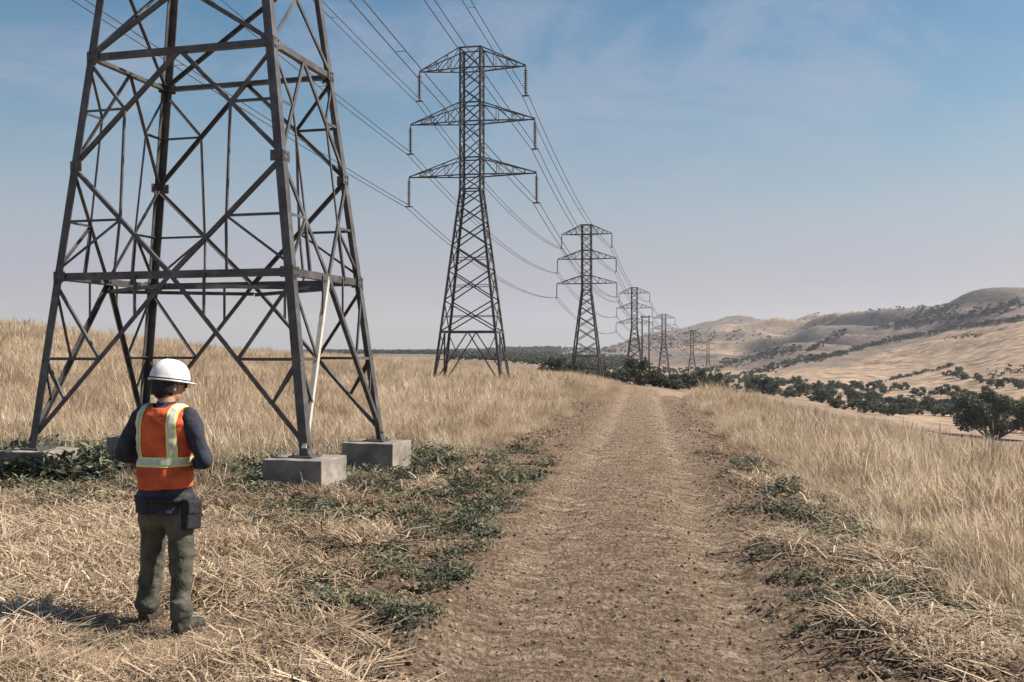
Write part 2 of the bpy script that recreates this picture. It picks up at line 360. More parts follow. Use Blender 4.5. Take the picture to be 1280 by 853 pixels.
# ------------------------------------------------------------------ scattered stuff (countless plants and clods): one object each
def scatter(name, protos, P, rot, scl, m):
    """protos: list of (verts, faces, tint per vert); P: Nx3; rot: Nx3 euler; scl: N"""
    n = len(P); V = [tuple(p) for p in P]; Fc = []; gid = [0] * n; tint = [0.0] * n
    for k, (v, f, t) in enumerate(protos):
        b = len(V); V += v; Fc += [tuple(i + b for i in q) for q in f]; gid += [k + 1] * len(v); tint += list(t)
    me = bpy.data.meshes.new(name); me.from_pydata(V, [], Fc); me.update(); me.materials.append(m)
    nv = len(V)
    def at(nm, ty, data, fld='value'):
        a = me.attributes.new(nm, ty, 'POINT'); a.data.foreach_set(fld, data)
    at('gid', 'INT', np.array(gid, np.int32)); at('tint', 'FLOAT', np.array(tint, np.float32))
    R = np.zeros((nv, 3), np.float32); R[:n] = rot; at('rot', 'FLOAT_VECTOR', R.ravel(), 'vector')
    S = np.ones(nv, np.float32); S[:n] = scl; at('scl', 'FLOAT', S)
    K = np.zeros(nv, np.int32); K[:n] = RNG.integers(0, len(protos), n); at('pick', 'INT', K)
    o = bpy.data.objects.new(name, me); COL.objects.link(o)
    ng = bpy.data.node_groups.new(name + '_scatter', 'GeometryNodeTree')
    ng.interface.new_socket('Geometry', in_out='INPUT', socket_type='NodeSocketGeometry'); ng.interface.new_socket('Geometry', in_out='OUTPUT', socket_type='NodeSocketGeometry')
    nn = ng.nodes.new; gi = nn('NodeGroupInput'); go = nn('NodeGroupOutput'); lk = ng.links.new
    def named(nm, ty):
        q = nn('GeometryNodeInputNamedAttribute'); q.data_type = ty; q.inputs['Name'].default_value = nm
        return next(s for s in q.outputs if s.name == 'Attribute' and s.enabled)
    cmpn = nn('FunctionNodeCompare'); cmpn.data_type = 'INT'; cmpn.operation = 'GREATER_THAN'
    ins = [s for s in cmpn.inputs if s.enabled and s.type == 'INT']; lk(named('gid', 'INT'), ins[0]); ins[1].default_value = 0
    sep = nn('GeometryNodeSeparateGeometry'); sep.domain = 'POINT'; lk(gi.outputs[0], sep.inputs['Geometry']); lk(cmpn.outputs[0], sep.inputs['Selection'])
    sp = nn('GeometryNodeSplitToInstances'); sp.domain = 'POINT'; lk(sep.outputs['Selection'], sp.inputs['Geometry']); lk(named('gid', 'INT'), sp.inputs['Group ID'])
    mp = nn('GeometryNodeMeshToPoints'); lk(sep.outputs['Inverted'], mp.inputs['Mesh'])
    iop = nn('GeometryNodeInstanceOnPoints'); lk(mp.outputs[0], iop.inputs['Points']); lk(sp.outputs['Instances'], iop.inputs['Instance'])
    iop.inputs['Pick Instance'].default_value = True; lk(named('pick', 'INT'), iop.inputs['Instance Index'])
    er = nn('FunctionNodeEulerToRotation'); lk(named('rot', 'FLOAT_VECTOR'), er.inputs[0]); lk(er.outputs[0], iop.inputs['Rotation']); lk(named('scl', 'FLOAT'), iop.inputs['Scale'])
    lk(iop.outputs[0], go.inputs[0])
    md = o.modifiers.new('scatter', 'NODES'); md.node_group = ng
    return o
def blade(V, Fc, T, x, y, h, w, lean, az, curl, tint, segs=3, head=False):
    b = len(V); pa = az + math.pi / 2 + random.uniform(-.6, .6); px, py = math.cos(pa), math.sin(pa)
    for i in range(segs + 1):
        t = i / segs; r = lean * t + curl * t * t; z = h * t * (1 - .25 * (abs(lean) + abs(curl)) * t)
        ww = w * (1 - t * .85) if not head else w * (.45 if t < .6 else (1.5 if t < .9 else .3))
        cx = x + math.cos(az) * r * h; cy = y + math.sin(az) * r * h
        V.append((cx - px * ww / 2, cy - py * ww / 2, z)); V.append((cx + px * ww / 2, cy + py * ww / 2, z)); T.extend((tint, tint))
    for i in range(segs): Fc.append((b + 2 * i, b + 2 * i + 1, b + 2 * i + 3, b + 2 * i + 2))
def grass_proto(n, rad, h0, h1, w, lean, headp=.3):
    V, Fc, T = [], [], []
    for _ in range(n):
        r = rad * math.sqrt(random.random()); a = random.uniform(0, 6.283)
        blade(V, Fc, T, r * math.cos(a), r * math.sin(a), random.uniform(h0, h1), w * random.uniform(.6, 1.3), random.uniform(0, lean), random.uniform(0, 6.283), random.uniform(0, lean), random.random(), 4 if random.random() < headp else 3, random.random() < headp)
    return V, Fc, T
def straw_proto(n, rad):
    V, Fc, T = [], [], []
    for _ in range(n):
        r = rad * math.sqrt(random.random()); a = random.uniform(0, 6.283)
        flat = random.random() < .6; ln = random.uniform(.10, .30)
        if flat:
            b = len(V); az = random.uniform(0, 6.283); z0 = random.uniform(.005, .07); z1 = max(.004, z0 + random.uniform(-.05, .09)); w = random.uniform(.002, .005)
            x = r * math.cos(a); y = r * math.sin(a); dx, dy = math.cos(az), math.sin(az)
            for t in (0, .5, 1):
                for s in (-1, 1): V.append((x + dx * ln * t - dy * w * s, y + dy * ln * t + dx * w * s, z0 + (z1 - z0) * t + .015 * (1 - abs(2 * t - 1)))); T.append(0)
            tt = random.random(); T[-6:] = [tt] * 6; Fc += [(b, b + 1, b + 3, b + 2), (b + 2, b + 3, b + 5, b + 4)]
        else:
            blade(V, Fc, T, r * math.cos(a), r * math.sin(a), random.uniform(.06, .22), random.uniform(.003, .006), random.uniform(0, .9), random.uniform(0, 6.283), random.uniform(0, .8), random.random())
    return V, Fc, T
def weed_proto(n, rad, h):
    V, Fc, T = [], [], []
    for _ in range(n):
        r = rad * math.sqrt(random.random()); a = random.uniform(0, 6.283); az = random.uniform(0, 6.283); ln = random.uniform(.025, .07); w = ln * random.uniform(.3, .6)
        c = Vector((r * math.cos(a), r * math.sin(a), random.uniform(.01, h) * (1 - .6 * r / rad))); el = random.uniform(-.4, .9)
        d = Vector((math.cos(az) * math.cos(el), math.sin(az) * math.cos(el), math.sin(el))); p = Vector((-math.sin(az), math.cos(az), random.uniform(-.3, .3)))
        b = len(V); V += [tuple(c - d * ln * .5), tuple(c + p * w * .5 + Vector((0, 0, .006))), tuple(c + d * ln * .6), tuple(c - p * w * .5 + Vector((0, 0, .006)))]; T += [random.random()] * 4; Fc.append((b, b + 1, b + 2, b + 3))
    return V, Fc, T
def clod_proto():
    bm = bmesh.new(); bmesh.ops.create_icosphere(bm, subdivisions=2, radius=1); off = Vector((random.random() * 50, random.random() * 50, 0))
    for v in bm.verts:
        v.co *= 1 + .6 * mnoise.noise(v.co * 1.3 + off) + .45 * mnoise.noise(v.co * 3.1 + off); v.co.z *= .65
    bm.verts.index_update(); V = [tuple(v.co) for v in bm.verts]; Fc = [tuple(x.index for x in f.verts) for f in bm.faces]; bm.free(); t = random.random(); return V, Fc, [t] * len(V)

def sample(n, dmin, dmax, umin, umax, power=1.0):
    """points with distance density ~ D^-power per area, over photo columns umin..umax"""
    k = 2 - power; q = RNG.random(n)
    D = (dmin ** k + q * (dmax ** k - dmin ** k)) ** (1 / k) if abs(k) > 1e-6 else dmin * (dmax / dmin) ** q
    u = umin + RNG.random(n) * (umax - umin); return (u - 640) / F * D, D
def place(X, Y, fn=ground_z, dz=-.01): return np.stack([X, Y, fn(X, Y) + dz], 1)
def rots(n, tilt): return np.stack([RNG.normal(0, tilt, n), RNG.normal(0, tilt, n), RNG.random(n) * 6.283], 1)

FEET = [(-4.57 + s * 2.17 * math.cos(.26) + t * 1.34 * math.sin(.26), 15.376 - s * 2.17 * math.sin(.26) + t * 1.34 * math.cos(.26)) for s in (-1, 1) for t in (-1, 1)]
WORKER = (-2.36, 6.80)
def clear(X, Y, r_foot=.5, r_man=.22):
    ok = np.ones(len(X), bool)
    for fx, fy in FEET: ok &= np.hypot(X - fx, Y - fy) > r_foot
    ok &= np.hypot(X - WORKER[0], Y - WORKER[1]) > r_man
    return ok
# tall dry grass: the field right of the track, the slope behind the pylon
X1, Y1 = sample(46000, 4.0, 60, 700, 1750, 1.15)
X2, Y2 = sample(60000, 11.0, 150, -700, 820, 1.15)
X = np.concatenate([X1, X2]); Y = np.concatenate([Y1, Y2]); a = soil_off(X, Y)
lim = 1.0 + .25 * fbm(X * .8, Y * .8, 3, 81); side = (a > lim) | ((a < -lim) & (Y > 12.5 + 1.5 * fbm(X * .6, Y * 0, 2, 82)))
past = Y > 62
ok = (side | past) & clear(X, Y, .62) & ~((Y < 15.5) & (a < 0) & (X > -7) & (vnoise(X * .9, Y * .9, 83) < .55))
ok &= RNG.random(len(X)) > 1.3 * weediness(X, Y)
X, Y = X[ok], Y[ok]; sc = (.75 + .5 * RNG.random(len(X))) * (1 + .35 * fbm(X * .3, Y * .3, 3, 84)) * np.clip(.85 + Y / 60, .9, 1.7)
sc *= (1 + .3 * fbm(X * 1.7, Y * 1.7, 2, 94)) * (.6 + .4 * sstep(1.0, 1.5, np.abs(soil_off(X, Y))))
GP = [grass_proto(58, .20, .14, .42, .0055, .55) for _ in range(5)] + [grass_proto(40, .22, .22, .56, .0065, .4, .8) for _ in range(2)] + [grass_proto(52, .22, .06, .26, .006, .8, .1) for _ in range(2)]
tag(scatter('dry_grass', GP, place(X, Y), rots(len(X), .10), sc, M['grass']), 'tall tan dry grass covering the field and the slope behind the pylon', 'grass', kind='stuff')
# matted straw and short stubble around the worker and along both edges
X1, Y1 = sample(24000, 3.6, 15, -500, 720, 1.0); X2, Y2 = sample(4200, 3.6, 22, 850, 1500, 1.0)
X = np.concatenate([X1, X2]); Y = np.concatenate([Y1, Y2]); a = np.abs(soil_off(X, Y)); uq = 640 + F * X / Y; thin = .85 * sstep(270, 360, uq) * sstep(760, 600, uq) * sstep(.25, .5, vnoise(X * 1.9, Y * 1.9, 97)); keep = (RNG.random(len(X)) > thin) & (a > .72 + .3 * fbm(X * 1.2, Y * 1.2, 3, 85)) & clear(X, Y, .5, .0) & (vnoise(X * 1.1, Y * 1.1, 86) < .85) & (RNG.random(len(X)) > 1.4 * weediness(X, Y) * vnoise(X * 2.6, Y * 2.6, 87) * 1.5) & (np.hypot(X - WORKER[0], (Y - WORKER[1] + .35) * .7) > .5 * RNG.random(len(X)))
X, Y = X[keep], Y[keep]
SP = [straw_proto(46, .24) for _ in range(8)]
tag(scatter('straw', SP, place(X, Y, top_z, 0), rots(len(X), .07), (.7 + .7 * RNG.random(len(X))) * (.4 + .6 * sstep(.4, 1.0, np.hypot(X - WORKER[0], (Y - WORKER[1] + .3) * .8))), M['straw']), 'matted pale straw and stubble on the ground around the worker', 'straw', kind='stuff')
# weeds
wx, wy = [], []
for u, y, su, sy, n in WZ:
    n = int(n * (1.8 if y < 620 and u < 300 else 1.15))
    uu = RNG.normal(u, su, n); yy = np.clip(RNG.normal(y, sy, n), 530, 900); D = EYE * F / (yy - HOR); uu = np.where(RNG.random(n) < .35, RNG.normal(u, su * 2.0, n), uu); wx.append((uu - 640) / F * D); wy.append(D)
X = np.concatenate(wx); Y = np.concatenate(wy); nb = len(X); X = np.concatenate([X, RNG.normal(-7.0, .55, 420)]); Y = np.concatenate([Y, RNG.uniform(14.2, 15.45, 420)])
k = clear(X, Y, .45, .18) & (vnoise(X * 2.6, Y * 2.6, 87) + .35 * vnoise(X * 9, Y * 9, 89) > np.where((X < -1.5) & (Y > 11), .56, .58 + .2 * RNG.random(len(X)))) & (np.abs(X - road_cx(Y)) > 1.25); X, Y = X[k], Y[k]
WP = [weed_proto(46, .13, .12) for _ in range(3)] + [weed_proto(22, .10, .08) for _ in range(3)] + [weed_proto(70, .17, .16) for _ in range(2)]
tag(scatter('weeds', WP, place(X, Y, top_z, 0), rots(len(X), .15), (.3 + .8 * RNG.random(len(X)) ** 1.4) * np.clip(Y / 8, .8, 1.9) * np.where((np.abs(X + 7) < 1.1) & (Y > 13.6) & (Y < 15.6), 1.7, 1.0), M['weed']), 'low dark grey green weeds growing in patches along the track', 'weeds', kind='stuff')
# clods
X, Y = sample(80000, 3.6, 46, 300, 1300, 1.0); a = soil_off(X, Y); aa = np.abs(a)
k = (aa < 1.02) & (RNG.random(len(X)) < .35 + .65 * sstep(.35, .6, aa)); X, Y = X[k], Y[k]
s = np.exp(RNG.normal(math.log(.0085), .6, len(X))) * (1 + Y / 40); s = np.minimum(np.clip(s, .004, .036), .013 + .023 * sstep(.4, .65, aa[k]))
tag(scatter('soil_clods', [clod_proto() for _ in range(6)], place(X, Y, soil_z, 0), rots(len(X), .6), s, M['clod']), 'loose brown clods of earth strewn over the dirt track', 'clods', kind='stuff')

# ------------------------------------------------------------------ lattice pylons
ZB, WB0, WT, RAT = 12.7, 4.60, 1.42, .62
def wid(z): return WB0 + (WT - WB0) * min(z, ZB) / ZB
def corner(s, t, z): w = wid(z) / 2; return Vector((s * w, t * .5 * (2.76 + (1.12 - 2.76) * min(z, ZB) / ZB), z))
FACES = [((-1, -1), (1, -1), Vector((0, -1, 0))), ((1, -1), (1, 1), Vector((1, 0, 0))), ((1, 1), (-1, 1), Vector((0, 1, 0))), ((-1, 1), (-1, -1), Vector((-1, 0, 0)))]
ARMS = [(13.6, 14.7, 4.2), (17.0, 18.2, 4.1), (20.4, 21.7, 3.5)]; INS = 1.85; PEAK = 21.7
def make_pylon(foot=0.0, zw=3.4, zt=6.25, detail=2, k=1.0):
    root = empty('lattice_pylon'); S = M['steel']; cnt = [0]; last = ['']
    def bar(name, a, b, size, nrm, mb=None, par=root):
        a = Vector(a); b = Vector(b); cnt[0] += 1; ax = (b - a).normalized()
        off = nrm * (-.004 - .0035 * (cnt[0] % 5)); e1 = nrm.cross(ax)
        if e1.length < 1e-3: e1 = Vector((0, 0, 1)).cross(ax)
        e1.normalize(); q = mb or MB(); h = e1 * (size * k / 2)
        q.angle(a + off - h, b + off - h, size * k, max(.012, size * .13) * k, e1, -nrm)
        if mb: return q
        o_ = q.build(name, S, par); last[0] = o_.name; return o_
    lv = [foot, zw, zt]
    for (s, t) in ((-1, -1), (1, -1), (1, 1), (-1, 1)):
        q = MB(); pts = [corner(s, t, foot), corner(s, t, ZB), corner(s, t, PEAK)]
        q.angle(pts[0], pts[1], .125 * k, .018 * k, (-s, 0, 0), (0, -t, 0)); q.angle(pts[1], pts[2], .10 * k, .014 * k, (-s, 0, 0), (0, -t, 0))
        lg = q.build('leg', S, root)
        if detail == 2:
            g = MB(); c = corner(s, t, foot); g.box((c.x - s * .09, c.y - t * .09, foot + .012), (.17, .17, .012))
            for dx in (-.12, .12):
                for dy in (-.12, .12): g.tube([(c.x - s * .09 + dx, c.y - t * .09 + dy, foot + .02), (c.x - s * .09 + dx, c.y - t * .09 + dy, foot + .06)], .014, 6)
            g.build('base_plate', S, lg)
            for z in (zw, (zw + zt) / 2, zt):
                c = corner(s, t, z)
                g = MB(); g.box((c.x - s * .09, c.y + t * .008, z), (.095, .007, .075)); g.box((c.x + s * .008, c.y - t * .09, z), (.007, .095, .075)); 
                for (px, pz) in ((.04, .05), (.04, -.05), (.12, .04), (.12, -.04)):
                    g.tube([(c.x - s * px, c.y + t * .014, z + pz), (c.x - s * px, c.y + t * .03, z + pz)], .014, 6)
                    g.tube([(c.x + s * .014, c.y - t * px, z + pz), (c.x + s * .03, c.y - t * px, z + pz)], .014, 6)
                g.build('gusset_plate', S, lg)
    zm = (zw + zt) / 2
    for (A, B, nrm) in FACES:
        c = lambda e, z: corner(e[0], e[1], z)
        mid = lambda z: (c(A, z) + c(B, z)) / 2
        lump = None if detail >= 1 else MB()
        bar('horizontal_beam', c(A, zw), c(B, zw), .105, nrm)
        if detail == 2: bar('horizontal_beam', c(A, zt), c(B, zt), .09, nrm)
        def br(a, b, s, nm='diagonal_brace'):
            bar(nm, a, b, s, nrm, lump)
        for e in (A, B):
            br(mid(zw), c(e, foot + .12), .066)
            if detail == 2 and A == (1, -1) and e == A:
                pb = bpy.data.objects[last[0]]; pb.data.materials[0] = M['sunlit_steel']; pb['label'] = 'brace beside the front right leg with sunlight painted into its colour'
            q = (mid(zw) + c(e, foot + .12)) / 2
            if detail >= 1:
                br(q, c(e, q.z), .042, 'strut'); br(q, c(e, zw - .08), .042, 'strut')
                if detail == 2:
                    q3 = c(e, foot + .12).lerp(mid(zw), .25); br(q3, c(e, q.z), .036, 'strut')
        if detail == 2:
            for e in (A, B):
                br(mid(zw), c(e, zm), .058); br(c(e, zm), mid(zt), .058)
                q = (mid(zw) + c(e, zm)) / 2; br(q, c(e, q.z), .036, 'strut'); br(q, c(e, zw + .08), .036, 'strut'); br(q, Vector((q.x, q.y, 0)) * (wid(zw) / wid(q.z)) + Vector((0, 0, zw)) - Vector((0, 0, 0)), .042, 'strut')
                q = (mid(zt) + c(e, zm)) / 2; br(q, c(e, q.z), .036, 'strut'); br(q, c(e, zt - .06), .042, 'strut')
            for e, g in ((A, B), (B, A)):
                x0 = mid(zw).lerp(c(e, zm), .5); x1 = mid(zt).lerp(c(e, zm), .5); br(x0, x1, .032, 'strut')
                y0 = c(e, foot + .12).lerp(mid(zw), .75); br(y0, Vector((y0.x, y0.y, 0)) * 1.0 + Vector((0, 0, zw)), .032, 'strut')
                br(c(e, foot + .12).lerp(mid(zw), .25), c(e, zw * .62), .032, 'strut')
            zs = [zt, 8.0, 9.6, 11.0, 12.1, ZB, 13.6, 14.7, 15.85, 17.0, 18.2, 19.3, 20.4, PEAK]; lump = MB()
        else:
            zs = [zw, 5.6, 7.5, 9.1, 10.5, 11.7, ZB, 13.6, 14.7, 15.85, 17.0, 18.2, 19.3, 20.4, PEAK]
        for z0, z1 in zip(zs[:-1], zs[1:]):
            br(c(A, z0), c(B, z1), .058 if z0 < 12 else .045); br(c(B, z0), c(A, z1), .058 if z0 < 12 else .045)
            if z0 < 9 and detail == 1:
                x = (c(A, z0) + c(B, z1) + c(B, z0) + c(A, z1)) / 4
                br(x, c(A, x.z), .036, 'strut'); br(x, c(B, x.z), .036, 'strut')
        for z in (ZB, 13.6, 14.7, 17.0, 18.2, 20.4, PEAK): 
            if lump: bar('', c(A, z), c(B, z), .07, nrm, lump)
            else: bar('horizontal_beam', c(A, z), c(B, z), .07, nrm)
        if lump: lump.build('lattice_bracing', S, root)
    if detail == 2:
        ms = [(corner(*A, zw) + corner(*B, zw)) / 2 for A, B, n in FACES]
        for i in range(4): bar('plan_brace', ms[i] + Vector((0, 0, -.12)), ms[(i + 1) % 4] + Vector((0, 0, -.12)), .055, Vector((0, 0, 1)))
    tips = []
    for (zb, zc, Ln) in ARMS:
        for s in (-1, 1):
            q = MB(); tip = Vector((s * Ln, 0, zb + .02))
            for t in (-1, 1):
                a = corner(s, t, zb); b = corner(s, t, zc); n = Vector((0, t, 0))
                bar('', a, tip, .06, n, q); bar('', b, tip + Vector((0, 0, .05)), .055, n, q)
                for i, f in enumerate((.28, .56, .78)):
                    p = a.lerp(tip, f); r = b.lerp(tip, f); bar('', p, r, .028, n, q); r0 = b.lerp(tip, (0, .28, .56)[i]); bar('', p, r0, .028, n, q)
            for f0, f1 in ((0, .28), (.28, .56), (.56, .78)):
                p = corner(s, -1, zb).lerp(tip, f0); r = corner(s, 1, zb).lerp(tip, f1); bar('', p, r, .028, Vector((0, 0, -1)), q)
            q.build('crossarm', S, root)
            m_ = MB(); tp = tip + Vector((0, 0, -.03)); prof = []
            m_.tube([tp, tp - Vector((0, 0, .16))], .03 * k, 6)
            nd = 11; dz = (INS - .32) / nd
            for i in range(nd):
                z = -.16 - i * dz; prof += [(.03, z), (.05, z - .25 * dz), (.125, z - .62 * dz), (.11, z - .72 * dz), (.03, z - .78 * dz)]
            prof.append((.03, -INS + .16)); m_.lathe([(r * (1 if k == 1 else 1.1), z) for r, z in prof], tp, 10 if detail else 6)
            m_.tube([tp + Vector((0, 0, -INS + .18)), tp + Vector((0, 0, -INS))], .035 * k, 6)
            m_.box(tp + Vector((0, 0, -INS)), (.24, .06, .04))
            m_.build('insulator_string', M['insul'], root, True); tips.append(tp + Vector((0, 0, -INS - .03)))
    return root, tips
def set_pylon(o, X, Y, yaw, z): o.location = (X, Y, z); o.rotation_euler = (0, 0, -yaw)
G = 'steel lattice pylons of the power line'
p1, tips = make_pylon(.45, 2.985, 6.25, 2, 1.0); set_pylon(p1, -4.57, 15.376, .26, 0)
tag(p1, 'nearest lattice pylon, its huge dark legs standing on concrete blocks behind the worker', 'pylon', G)
p2, _ = make_pylon(0, 3.6, 6.25, 1, 1.25)
tag(p2, 'second pylon, the tallest one shown whole, on the grass left of the track', 'pylon', G)
p3, _ = make_pylon(0, 3.6, 6.25, 0, 1.6)
PY = [(p2, -2.56, 64, .2), (p3, 10.3, 138, .24, 'third pylon, medium sized, standing on the crest above dark bushes'),
      (None, 27.9, 228, .27, 'fourth pylon, first of the small ones beyond the end of the track'), (None, 48.0, 316, .29, 'fifth pylon, just right of the fourth, rising against the low hill'),
      (None, 73.3, 407, .28, 'sixth pylon, tiny, next to last in the row below the hills'), (None, 99, 505, .28, 'farthest and tiniest pylon, the last of the row below the hills')]
towers = [p1]
for t in PY:
    o = t[0] or copy_tree(p3); X, Y = t[1], t[2]; set_pylon(o, X, Y, t[3], gz1(X, Y) - .15); towers.append(o)
    if len(t) > 4: tag(o, t[4], 'pylon', G)
bpy.context.view_layer.update()
# concrete footings
FL = {(-1, -1): 'grey concrete footing block under the left leg of the nearest pylon, sunk in dark weeds', (-1, 1): 'grey concrete footing block under the back leg of the nearest pylon, hidden behind the worker', (1, -1): 'largest grey concrete footing block under the front right leg of the nearest pylon', (1, 1): 'grey concrete footing block under the rear right leg of the nearest pylon, beside the track'}
for (s, t), lb in FL.items():
    c = corner(s, t, .45); p = p1.matrix_world @ Vector((c.x - s * .09, c.y - t * .09, 0))
    bm = bmesh.new(); bmesh.ops.create_cube(bm, size=1); bmesh.ops.scale(bm, vec=(.86, .80, .75), verts=bm.verts)
    bmesh.ops.subdivide_edges(bm, edges=bm.edges[:], cuts=7, use_grid_fill=True)
    for v in bm.verts: v.co += Vector((1, 1, 1)) * .010 * mnoise.noise(v.co * 5 + Vector((s * 9, t * 5, 0)))
    me = bpy.data.meshes.new('concrete_footing'); bm.to_mesh(me); bm.free(); me.materials.append(M['concrete'])
    o = bpy.data.objects.new('concrete_footing', me); COL.objects.link(o); o.location = (p.x, p.y, .45 - .375 - .004); o.rotation_euler = (0, 0, -.26)
    bv = o.modifiers.new('b', 'BEVEL'); bv.width = .012; bv.segments = 2; bv.angle_limit = math.radians(50)
    tag(o, lb, 'footing', 'concrete footings of the nearest pylon')
# conductors
SAG = [.7, 1.6, 2.2, 2.0, 2.0, 2.0]
away = bpy.data.objects.new('away', None); away.location = (-2.56 - .19 * 75, -11, 4.0); away.rotation_euler = (0, 0, -.2)
AWAY = Matrix.Translation(away.location) @ Matrix.Rotation(-.2, 4, 'Z'); bpy.data.objects.remove(away)
WM = [AWAY] + [w.matrix_world.copy() for w in towers[1:]]
WL = ['twin power cable strung on the bottom left pylon arms', 'twin power cable strung on the bottom right pylon arms', 'twin power cable strung on the middle left pylon arms', 'twin power cable strung on the middle right pylon arms', 'twin power cable strung on the top left pylon arms', 'twin power cable strung on the top right pylon arms']
for i, tp in enumerate(tips):
    root = empty('power_cable', WM[0] @ tp); tag(root, WL[i], 'power cable', 'twin power cables between the pylons')
    for side in (-.2, .2):
        q = MB(); pts = []; rad = []
        P = [w @ (tp + Vector((side, 0, 0))) for w in WM]
        for j in range(len(P) - 1):
            n = 24 if j < 2 else 14
            for a in range(n + (1 if j == len(P) - 2 else 0)):
                t = a / n; p = P[j].lerp(P[j + 1], t); p.z -= SAG[j] * 4 * t * (1 - t); pts.append(p - root.location); rad.append(.017 + .00011 * max(p.y, 0))
        q.tube(pts, rad, 5); q.build('wire', M['wire'], root, True)
    q = MB()
    P = [w @ tp for w in WM]
    for j in (0, 1):
        for t in (.45, .62, .8):
            p = P[j].lerp(P[j + 1], t); p.z -= SAG[j] * 4 * t * (1 - t); d = (WM[j].to_3x3() @ Vector((.2, 0, 0)))
            q.tube([p - root.location - d, p - root.location + d], .012, 5)
    q.build('spacer', M['wire'], root)
# wooden portal frame between the fourth and fifth pylon
hx, hy = (807 - 640) / F * 300, 300.0; hz = gz1(hx, hy) - .2
fr = empty('portal_frame', (hx, hy, hz)); tag(fr, 'slim dark portal frame of two poles and a crossbar among the small pylons', 'utility frame')
for s in (-1, 1):
    q = MB(); q.tube([(s * 1.05, 0, 0), (s * 1.05, 0, 20.2)], [.26, .2], 8); q.build('pole', M['bark'], fr, True)
q = MB(); q.box((0, .3, 19.7), (1.5, .16, .22)); q.build('crossbar', M['bark'], fr)

# ------------------------------------------------------------------ trees and shrubs
def leaf_cloud(R, H, z0, n, size, seed):
    rnd = random.Random(seed); q = MB(); blobs = []
    for i in range(11):
        a = rnd.uniform(0, 6.283); r = R * math.sqrt(rnd.random()) * .72; zz = z0 + H * rnd.uniform(.22, .8) * (1 - .35 * (r / R))
        blobs.append((Vector((r * math.cos(a), r * math.sin(a), zz)), R * rnd.uniform(.17, .36), H * rnd.uniform(.11, .22)))
    T = []
    for i in range(n):
        c, br, bh = blobs[rnd.randrange(len(blobs))]; d = Vector((rnd.gauss(0, 1), rnd.gauss(0, 1), rnd.gauss(0, 1))).normalized(); k = rnd.random() ** .45
        p = c + Vector((d.x * br * k, d.y * br * k, d.z * bh * k)); s = size * rnd.uniform(.5, 1.3)
        M3 = Euler((rnd.uniform(-.9, .9), rnd.uniform(-.9, .9), rnd.uniform(0, 6.283))).to_matrix(); b = len(q.v)
        for x, y in ((-.6, 0), (-.1, -.4), (.6, -.05), (.05, .45)): q.v.append(tuple(p + M3 @ Vector((x * s, y * s, rnd.uniform(-.15, .15) * s))))
        q.f.append((b, b + 1, b + 2, b + 3)); T += [rnd.random()] * 4
    return q, T, blobs
def make_tree(name, R, H, trunk, n, size, seed):
    root = empty(name); q, T, blobs = leaf_cloud(R, H, trunk, n, size, seed)
    me = bpy.data.meshes.new('crown'); me.from_pydata(q.v, [], q.f); me.materials.append(M['leaf']); a = me.attributes.new('tint', 'FLOAT', 'POINT'); a.data.foreach_set('value', np.array(T, np.float32))
    o = bpy.data.objects.new('crown', me); COL.objects.link(o); o.parent = root
    t = MB(); tr = R * .06; t.tube([(0, 0, -.5), (0, 0, trunk * .5), (tr, 0, trunk + H * .3), (0, tr, trunk + H * .6)], [tr * 1.5, tr, tr * .7, tr * .25], 8)
    for c, br, bh in blobs[:7]: t.tube([(0, 0, trunk * .6 + .1), tuple(c * .6 + Vector((0, 0, trunk * .25))), tuple(c)], [tr * .6, tr * .35, tr * .1], 6)
    t.build('trunk', M['bark'], root, True); return root
def put(o, u, y, dmin, dz=-.2, scale=1.0, rz=None):
    h = hit(u, y, dmin)
    if h is None: h = ((u - 640) / F * dmin, dmin, gz1((u - 640) / F * dmin, dmin))
    o.location = (h[0], h[1], h[2] + dz); o.scale = (scale,) * 3; o.rotation_euler.z = random.uniform(0, 6.28) if rz is None else rz
    return h
big = make_tree('oak_tree', 7.4, 11.0, -.8, 15000, .36, 3); put(big, 1240, 548, 75, -.2, 1.12)
tag(big, 'biggest dark round oak at the right edge below the field', 'tree')
protos = [make_tree('valley_shrub', R, H, .25, int(n * 1.5), .25, 20 + i) for i, (R, H, n) in enumerate(((2.6, 3.0, 1500), (3.2, 3.6, 1900), (2.2, 3.6, 1300), (3.8, 3.2, 2000), (2.9, 4.6, 1700)))]
SH = []
def row(x0, y0, x1, y1, n, jx, jy, dmin, s0, s1):
    for i in range(n):
        t = (i + .5) / n; SH.append((x0 + (x1 - x0) * t + random.uniform(-jx, jx), y0 + (y1 - y0) * t + random.uniform(-jy, jy), dmin, random.uniform(s0, s1) * random.choice((.85, 1.15, 1.4, 1.6))))
row(688, 471, 790, 479, 13, 4, 1.5, 145, .45, .8)       # behind the crest, round the feet of the pylons
row(800, 483, 890, 487, 16, 4, 2, 180, .6, 1.0)
row(880, 488, 1010, 497, 16, 4, 4, 140, .6, 1.0)
row(900, 476, 1010, 486, 14, 4, 4, 250, .8, 1.3)
row(1010, 500, 1140, 523, 15, 4, 4, 130, .6, 1.0)
row(1020, 487, 1240, 500, 22, 6, 5, 260, .8, 1.3)
row(1110, 512, 1280, 520, 16, 5, 6, 160, .6, 1.1)
row(1240, 535, 1300, 545, 5, 4, 3, 120, .5, .8)
row(1180, 470, 1290, 486, 12, 6, 6, 350, .8, 1.2); row(1060, 505, 1290, 525, 22, 8, 8, 150, .6, 1.3); row(1000, 494, 1200, 515, 16, 8, 5, 200, .6, 1.2)
used = set()
